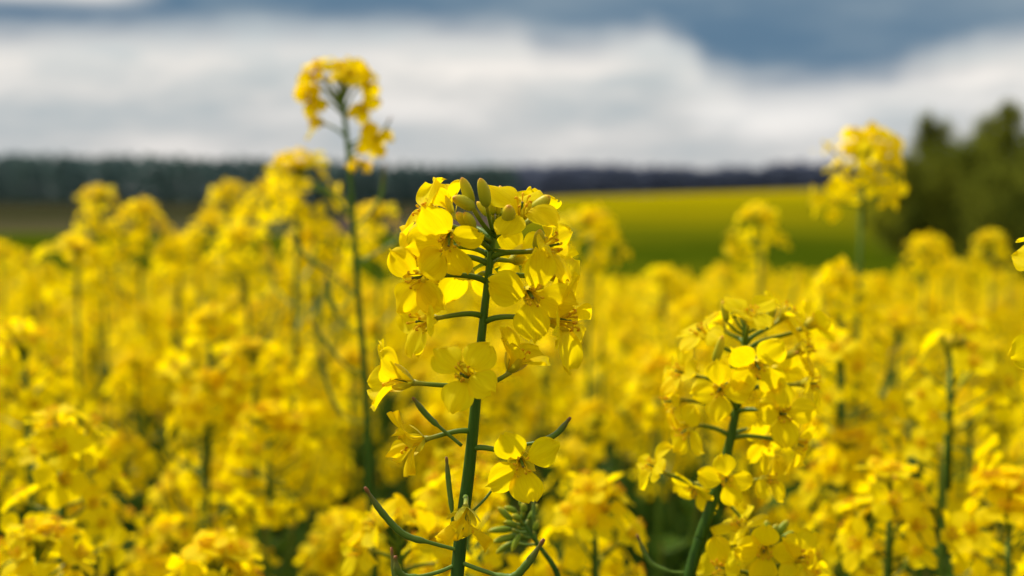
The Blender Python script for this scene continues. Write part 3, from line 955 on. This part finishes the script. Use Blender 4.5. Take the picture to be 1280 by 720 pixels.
prng = random.Random(77)
NEAR = [make_field_plant(prng, True, nb=2) for _ in range(5)]
FAR = [make_field_plant(prng, False, nb=4) for _ in range(5)]
MID = [make_field_plant(prng, False, nb=2) for _ in range(5)]
SOLO = [make_field_plant(prng, False, nb=2, solo=True) for _ in range(5)]
NSOLO = [make_field_plant(prng, True, nb=1, solo=True, top_n=28) for _ in range(2)]
used = set()

def put(proto, x, y, ztop, rz, label, group, tilt=(0, 0)):
    if proto.name in used:
        o = copy_tree(proto)
    else:
        o = proto; used.add(proto.name)
    gz = ground(x, y) - .01
    s = (ztop - gz) / proto['H']
    o.location = (x, y, gz)
    o.scale = (s, s, s)
    o.rotation_euler = (tilt[0], tilt[1], rz)
    tag(o, label, 'rapeseed plant', group)
    return o

def put_px(proto, px, py, d, rz, label, group):
    """head centre at (px, py): top sits about 12 mm above it"""
    c = P(px, py, d)
    return put(proto, c.x, c.y, c.z - .004, rz, label, group)

EXPL = [  # head px, py, distance, proto list, label
    (1080, 186, 1.05, SOLO, 0, 'tall blurred rapeseed head rising above the far wood beside the green trees'),
    (950, 268, 1.40, SOLO, 1, 'blurred rapeseed head in front of the far yellow field, left of the tall one'),
    (738, 278, 1.32, SOLO, 0, 'blurred rapeseed head just right of the sharp flowers, against the green field'),
    (470, 268, 1.30, SOLO, 1, 'blurred rapeseed head right behind the thin stem of the tallest plant'),
    (374, 208, 1.15, SOLO, 2, 'high blurred rapeseed head touching the dark wood, left of the tallest stem'),
    (336, 238, 1.55, SOLO, 2, 'smaller blurred rapeseed head tucked below and left of the high one'),
    (392, 296, 1.35, SOLO, 3, 'blurred rapeseed head crossed by a thin curved pod'),
    (286, 238, 2.30, SOLO, 0, 'tiny round blurred rapeseed head standing alone before the dark wood'),
    (124, 244, 1.65, SOLO, 1, 'highest blurred rapeseed head at the far left, before the dark farmland'),
    (176, 266, 1.60, SOLO, 4, 'blurred rapeseed head right beside the highest one at the far left'),
    (96, 312, 1.25, SOLO, 0, 'large blurred rapeseed head below the pair at the far left'),
    (262, 276, 1.60, SOLO, 1, 'blurred rapeseed head under the tiny round one'),
    (305, 296, 1.35, SOLO, 2, 'broad blurred rapeseed head in the middle of the left clump'),
    (224, 308, 1.75, SOLO, 3, 'small blurred rapeseed head left of the broad one'),
    (1240, 298, 2.05, SOLO, 2, 'round blurred rapeseed head in front of the dark trees at the right'),
    (1158, 308, 1.70, SOLO, 0, 'blurred rapeseed head in front of the low bush at the left of the trees'),
    (1186, 332, 2.00, SOLO, 1, 'small blurred rapeseed head between the two in front of the trees'),
    (1050, 345, .98, FAR, 4, 'wide blurred rapeseed head below the tall one near the trees'),
    (828, 345, 1.8, SOLO, 2, 'blurred rapeseed head on the skyline left of the leaning plant'),
    (2, 312, 2.2, SOLO, 0, 'small blurred rapeseed head cut by the left edge of the picture'),
    (262, 402, .98, NEAR, 0, 'blurred rapeseed head with bright top petals in the left middle'),
    (316, 438, .95, NEAR, 1, 'blurred rapeseed head on a visible green stem in the left middle'),
    (30, 430, .90, NEAR, 2, 'blurred rapeseed plant at the left edge above the domed one'),
    (335, 520, .90, NEAR, 3, 'dome-shaped blurred rapeseed head left of the tallest stem'),
    (78, 540, .64, NEAR, 0, 'big domed blurred rapeseed plant at the lower left with two green stems'),
    (268, 700, .60, NSOLO, 1, 'half-blurred rapeseed plant at the bottom edge, lower left'),
    (742, 625, .64, NSOLO, 0, 'blurred rapeseed flowers low between the sharp and the leaning stem'),
    (1115, 600, .62, NEAR, 1, 'large half-blurred rapeseed plant at the lower right with a dark stem'),
    (1190, 430, .74, NEAR, 2, 'blurred rapeseed plant at the right with a slanting dark stem'),
    (1050, 440, .80, NEAR, 0, 'blurred rapeseed plant on a dark upright stem right of the leaning one'),
    (1262, 610, .64, NEAR, 3, 'blurred rapeseed plant low at the right edge'),
]
count = 0
frng = random.Random(5)
for px, py, d, fam, k, label in EXPL:
    put_px(fam[k], px, py, d, frng.uniform(0, 6.28), label, 'rapeseed plants of the field')
    count += 1

# random fill: evenly spread by dart throwing inside the view wedge
pts = []
tries = 0
TARGET = 290
while count + len(pts) < TARGET and tries < 60000:
    tries += 1
    d = .56 + (4.3 - .56) * math.sqrt(frng.random() ** 1.15)
    hw = .40 * d + .06
    x = frng.uniform(-hw, hw)
    mind = .085 + .018 * d + (.085 if d < 1.0 else .035 if d < 1.7 else 0)
    if d < 1.0 and 430 < 640 + x / d * K < 820 and frng.random() < .6: continue
    if all((x - a) ** 2 + (d - b) ** 2 > mind * mind for a, b, _ in pts):
        pts.append((x, d, frng.gauss(0, 1)))
for x, d, gs in pts:
    top_row = np.interp(d, [.5, .7, .9, 1.2, 1.6, 2.2, 3, 4.5], [640, 575, 500, 440, 398, 364, 346, 336])
    sig = np.interp(d, [.5, .9, 1.5, 3, 4.5], [28, 40, 34, 20, 10])
    px = 640 + x / d * K
    row = top_row - max(-1.4, min(1.5, gs)) * sig + np.interp(px, [300, 480, 700], [0, 12, 20]) * smooth(.8, 1.4, d)
    if d < .9 and 440 < px < 1040: row = max(row, 560)
    ztop = CAM.z - (row - HORIZON) / K * d
    if d < 1.0:
        fam, lab = NEAR, 'blurred yellow rapeseed plant low in the front of the field, green stems showing below'
    elif d < 2.0:
        fam, lab = (MID if d < 1.6 else FAR), 'blurred yellow rapeseed plant in the dense middle of the field'
    else:
        fam, lab = FAR, 'strongly blurred yellow rapeseed plant along the far edge of the field'
    put(frng.choice(fam), x, d, ztop, frng.uniform(0, 6.28), lab, 'rapeseed plants of the field', (frng.gauss(0, .03), frng.gauss(0, .03)))

for proto in NEAR + FAR + MID + SOLO + NSOLO:
    if proto.name not in used:
        for k in KIDS[proto.name]:
            for f in KIDS.get(k.name, ()):
                bpy.data.objects.remove(f)
            bpy.data.objects.remove(k)
        bpy.data.objects.remove(proto)

# ------------------------------------------------------------------ rest of the crop: beyond and beside the counted plants
def crop_mass():
    nr = np.random.default_rng(3)
    # template heads as arrays: quads only
    tmpl = []
    for k in range(4):
        rg = random.Random(100 + k)
        m = MB()
        fl, bd = raceme(rg, 15, spread=1.1, length=.05)
        V, T = [], []
        for S, Rc, F, s in fl:
            M = frame(Rc, F, rg.uniform(0, 6)); tt = rg.uniform(0, .5)
            for q in range(4):
                A = M @ Matrix.Rotation(q * math.pi / 2, 4, 'Z')
                V += [A @ Vector((.001, 0, .002)), A @ Vector((.008, -.0055, .0050)), A @ Vector((.0125, 0, .0042)), A @ Vector((.008, .0055, .0052))]
                T += [tt] * 4
        nf = len(V) // 4
        # stem: three-sided column as quads, leaves: quads
        def colm(p, q, r):
            out = []
            for i in range(3):
                a0, a1 = i * 2.094, (i + 1) * 2.094
                out += [(p[0] + r * math.cos(a0), p[1] + r * math.sin(a0), p[2]), (p[0] + r * math.cos(a1), p[1] + r * math.sin(a1), p[2]),
                        (q[0] + r * math.cos(a1), q[1] + r * math.sin(a1), q[2]), (q[0] + r * math.cos(a0), q[1] + r * math.sin(a0), q[2])]
            return out
        G = colm((0, 0, -1.1), (0, 0, -.003), .0022)
        for i in range(7):
            a = rg.uniform(0, 6.28); z = -rg.uniform(.12, .75); l = rg.uniform(.06, .13); w = l * .2
            c, s_ = math.cos(a), math.sin(a)
            G += [(0, 0, z), (c * l * .5 - s_ * w, s_ * l * .5 + c * w, z + .02), (c * l, s_ * l, z + .005), (c * l * .5 + s_ * w, s_ * l * .5 - c * w, z + .02)]
        V = np.array([tuple(v) for v in V] + [tuple(v) for v in G], float)
        T = np.array(T + [0] * len(G), float)
        mi = np.array([0] * nf + [1] * (len(G) // 4))
        tmpl.append((V, T, mi))
    Vs, Ts, Ms = [], [], []
    n = 0
    pos = []
    while n < 3600:
        y = nr.uniform(.45, 7.2); x = nr.uniform(-5.6, 5.6)
        inside = abs(x) < .40 * y + .08 and y < 4.3
        if inside: continue
        if y < 4.3 and abs(x) > .40 * y + 1.6: continue
        if y > 4.3 and abs(x) > .45 * y + .6: continue
        pos.append((x, y)); n += 1
    for x, y in pos:
        V, T, mi = tmpl[nr.integers(4)]
        a = nr.uniform(0, 6.28); c, s_ = math.cos(a), math.sin(a)
        s = nr.uniform(.85, 1.15)
        h = 1.055 + nr.normal() * .035
        W = np.empty_like(V)
        W[:, 0] = (V[:, 0] * c - V[:, 1] * s_) * s + x
        W[:, 1] = (V[:, 0] * s_ + V[:, 1] * c) * s + y
        W[:, 2] = V[:, 2] * np.where(V[:, 2] < -.08, 1.0, s) + ground(x, y) + h
        Vs.append(W); Ts.append(T + nr.uniform(-.1, .2)); Ms.append(mi)
    V = np.concatenate(Vs); F = np.arange(len(V)).reshape(-1, 4)
    uv = np.tile(np.array([[0, 0], [1, .5], [.5, 1], [0, .5]], float), (len(F), 1))
    me = np_mesh('rapeseed_crop', V, F, [M_PETALFAR, M_LEAF], mi=np.concatenate(Ms), tint=np.concatenate(Ts), uv=uv)
    o = link('rapeseed_crop', me)
    tag(o, 'dense yellow mass of rapeseed bloom beyond the single plants, up to the green field', 'rapeseed crop', kind='stuff')
crop_mass()

# ------------------------------------------------------------------ sky and sun
SUN_EL, SUN_AZ = R(50), R(-50)          # azimuth from +Y (view direction), negative = left
w = bpy.data.worlds.new('World')
scene.world = w
w.use_nodes = True
t = w.node_tree
t.nodes.clear()
L = t.links.new
out = N(t, 'ShaderNodeOutputWorld')
bg = N(t, 'ShaderNodeBackground', ins={'Strength': 0.1})
sky = N(t, 'ShaderNodeTexSky', sky_type='NISHITA')
sky.sun_disc = False
sky.sun_elevation = SUN_EL
sky.sun_rotation = SUN_AZ
sky.altitude = 200
tc = N(t, 'ShaderNodeTexCoord')
sep = N(t, 'ShaderNodeSeparateXYZ'); L(tc.outputs['Generated'], sep.inputs[0])
az = N(t, 'ShaderNodeMath', operation='ARCTAN2'); L(sep.outputs[0], az.inputs[0]); L(sep.outputs[1], az.inputs[1])
el = N(t, 'ShaderNodeMath', operation='ARCSINE'); L(sep.outputs[2], el.inputs[0])
# lower edge of the dark cloud bank, as elevation over azimuth
def AZ(px): return math.atan((px - 640) / K)
def EL(py):
    py += 17
    return math.atan((HORIZON - py) / K)
bank = [(-900, 60), (-60, 52), (0, 42), (100, 40), (200, 38), (330, 34), (420, 33), (540, 28), (640, 28), (680, 44), (740, 44), (780, 38), (815, 30), (850, 48), (890, 82), (940, 94), (1010, 92), (1100, 86), (1150, 74), (1190, 64), (1235, 54), (1300, 48), (1400, 50), (1700, 60)]
A0, A1 = AZ(-900), AZ(1700)
mr = N(t, 'ShaderNodeMapRange', ins={1: A0, 2: A1, 3: 0.0, 4: 1.0}); L(az.outputs[0], mr.inputs[0])
stops = []
for px, py in bank:
    v = EL(py) / .2
    stops.append(((AZ(px) - A0) / (A1 - A0), (v, v, v)))
bk = ramp(t, stops, 'EASE'); L(mr.outputs[0], bk.inputs[0])
mp = N(t, 'ShaderNodeMapping', ins={'Scale': (7.0, 7.0, 30.0)}); L(tc.outputs['Generated'], mp.inputs[0])
n1 = N(t, 'ShaderNodeTexNoise', ins={'Scale': 1.0, 'Detail': 7.0, 'Roughness': .58}); L(mp.outputs[0], n1.inputs['Vector'])
mp2 = N(t, 'ShaderNodeMapping', ins={'Scale': (2.6, 2.6, 9.0), 'Location': (3.1, 1.7, .4)}); L(tc.outputs['Generated'], mp2.inputs[0])
n2 = N(t, 'ShaderNodeTexNoise', ins={'Scale': 1.0, 'Detail': 5.0, 'Roughness': .55}); L(mp2.outputs[0], n2.inputs['Vector'])
e1 = N(t, 'ShaderNodeMath', operation='MULTIPLY_ADD', ins={1: -0.2}); L(bk.outputs[0], e1.inputs[0]); L(el.outputs[0], e1.inputs[2])
e2 = N(t, 'ShaderNodeMath', operation='MULTIPLY_ADD', ins={1: 0.060, 2: -0.030}); L(n1.outputs[0], e2.inputs[0])
e3 = N(t, 'ShaderNodeMath', operation='ADD'); L(e1.outputs[0], e3.inputs[0]); L(e2.outputs[0], e3.inputs[1])
dk = N(t, 'ShaderNodeMapRange', interpolation_type='SMOOTHSTEP', ins={1: -.016, 2: .020, 3: 0.0, 4: 1.0}); L(e3.outputs[0], dk.inputs[0])
# light cloud: brightness from noise and height over the horizon
lc = ramp(t, [(.36, (5.2, 5.6, 5.75)), (.50, (6.7, 6.65, 6.5)), (.64, (8.6, 8.2, 7.8))]); L(n1.outputs[0], lc.inputs[0])
hz = N(t, 'ShaderNodeMapRange', ins={1: 0.0, 2: .11, 3: 0.0, 4: 1.0}); L(el.outputs[0], hz.inputs[0])
hr = ramp(t, [(0, (.83, .83, .84)), (.25, (.90, .91, .92)), (.5, (.92, .94, .95)), (.8, (1.05, 1.03, 1.0)), (1.0, (1.05, 1.04, 1.02))]); L(hz.outputs[0], hr.inputs[0])
lm = N(t, 'ShaderNodeMixRGB', blend_type='MULTIPLY', ins={0: 1.0}); L(lc.outputs[0], lm.inputs[1]); L(hr.outputs[0], lm.inputs[2])
# dark bank: blue grey with some variation
dc = ramp(t, [(.34, (.8, 1.65, 2.65)), (.5, (1.2, 2.1, 3.1)), (.66, (2.5, 3.3, 4.0))]); L(n2.outputs[0], dc.inputs[0])
ov_fill = N(t, 'ShaderNodeMapRange', ins={1: .15, 2: .45, 3: 1.0, 4: 2.5}); L(el.outputs[0], ov_fill.inputs[0])  # unseen clouds overhead brightened as added fill for the shaded petals
lv = N(t, 'ShaderNodeVectorMath', operation='SCALE'); L(lm.outputs[0], lv.inputs[0]); L(ov_fill.outputs[0], lv.inputs['Scale'])
pa = N(t, 'ShaderNodeMapRange', interpolation_type='SMOOTHSTEP', ins={1: math.atan((HORIZON - 30) / K), 2: math.atan((HORIZON - 4) / K), 3: 0.0, 4: .85}); L(el.outputs[0], pa.inputs[0])
pb = N(t, 'ShaderNodeMapRange', interpolation_type='SMOOTHSTEP', ins={1: AZ(130), 2: AZ(230), 3: 1.0, 4: 0.0}); L(az.outputs[0], pb.inputs[0])
pc = N(t, 'ShaderNodeMath', operation='MULTIPLY'); L(pa.outputs[0], pc.inputs[0]); L(pb.outputs[0], pc.inputs[1])
pd = N(t, 'ShaderNodeMath', operation='SUBTRACT', ins={0: 1.0}); L(pc.outputs[0], pd.inputs[1])
dhi = N(t, 'ShaderNodeMapRange', ins={1: .15, 2: .3, 3: 1.0, 4: 0.25}); L(el.outputs[0], dhi.inputs[0])
dk1 = N(t, 'ShaderNodeMath', operation='MULTIPLY'); L(dk.outputs[0], dk1.inputs[0]); L(pd.outputs[0], dk1.inputs[1])
dk2 = N(t, 'ShaderNodeMath', operation='MULTIPLY'); L(dk1.outputs[0], dk2.inputs[0]); L(dhi.outputs[0], dk2.inputs[1])
eg = N(t, 'ShaderNodeMapRange', interpolation_type='SMOOTHSTEP', ins={1: -.055, 2: -.012, 3: 1.0, 4: 1.13}); L(e3.outputs[0], eg.inputs[0])
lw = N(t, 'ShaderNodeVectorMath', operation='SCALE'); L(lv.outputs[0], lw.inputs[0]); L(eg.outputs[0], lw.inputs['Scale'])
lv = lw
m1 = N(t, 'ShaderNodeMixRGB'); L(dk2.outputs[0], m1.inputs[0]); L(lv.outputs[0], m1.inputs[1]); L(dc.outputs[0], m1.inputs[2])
# higher up the clouds break and the clear sky comes through
hi = N(t, 'ShaderNodeMapRange', interpolation_type='SMOOTHSTEP', ins={1: .16, 2: .5, 3: 0.0, 4: 1.0}); L(el.outputs[0], hi.inputs[0])
br = ramp(t, [(.42, (1, 1, 1)), (.6, (0, 0, 0))]); L(n2.outputs[0], br.inputs[0])
gap = N(t, 'ShaderNodeMath', operation='MULTIPLY'); L(hi.outputs[0], gap.inputs[0]); L(br.outputs[0], gap.inputs[1])
m2 = N(t, 'ShaderNodeMixRGB'); L(gap.outputs[0], m2.inputs[0]); L(m1.outputs[0], m2.inputs[1]); L(sky.outputs[0], m2.inputs[2])
L(m2.outputs[0], bg.inputs[0])
L(bg.outputs[0], out.inputs[0])

sd = bpy.data.lights.new('sun', 'SUN')
sd.energy = 5.0
sd.angle = R(.5)
sd.color = (1.0, .95, .86)
so = bpy.data.objects.new('sun', sd)
col.objects.link(so)
so.location = (0, 0, 30)
dirn = Vector((math.sin(SUN_AZ) * math.cos(SUN_EL), math.cos(SUN_AZ) * math.cos(SUN_EL), math.sin(SUN_EL)))
so.rotation_euler = dirn.to_track_quat('Z', 'Y').to_euler()

# ------------------------------------------------------------------ render settings
scene.view_settings.view_transform = 'Standard'
scene.view_settings.look = 'None'
scene.view_settings.exposure = 0
scene.render.engine = 'CYCLES'
cy = scene.cycles
cy.use_denoising = True
cy.max_bounces = 10
cy.diffuse_bounces = 6
cy.transmission_bounces = 8
cy.transparent_max_bounces = 8
cy.caustics_reflective = False
cy.caustics_refractive = False
cy.sample_clamp_indirect = 6
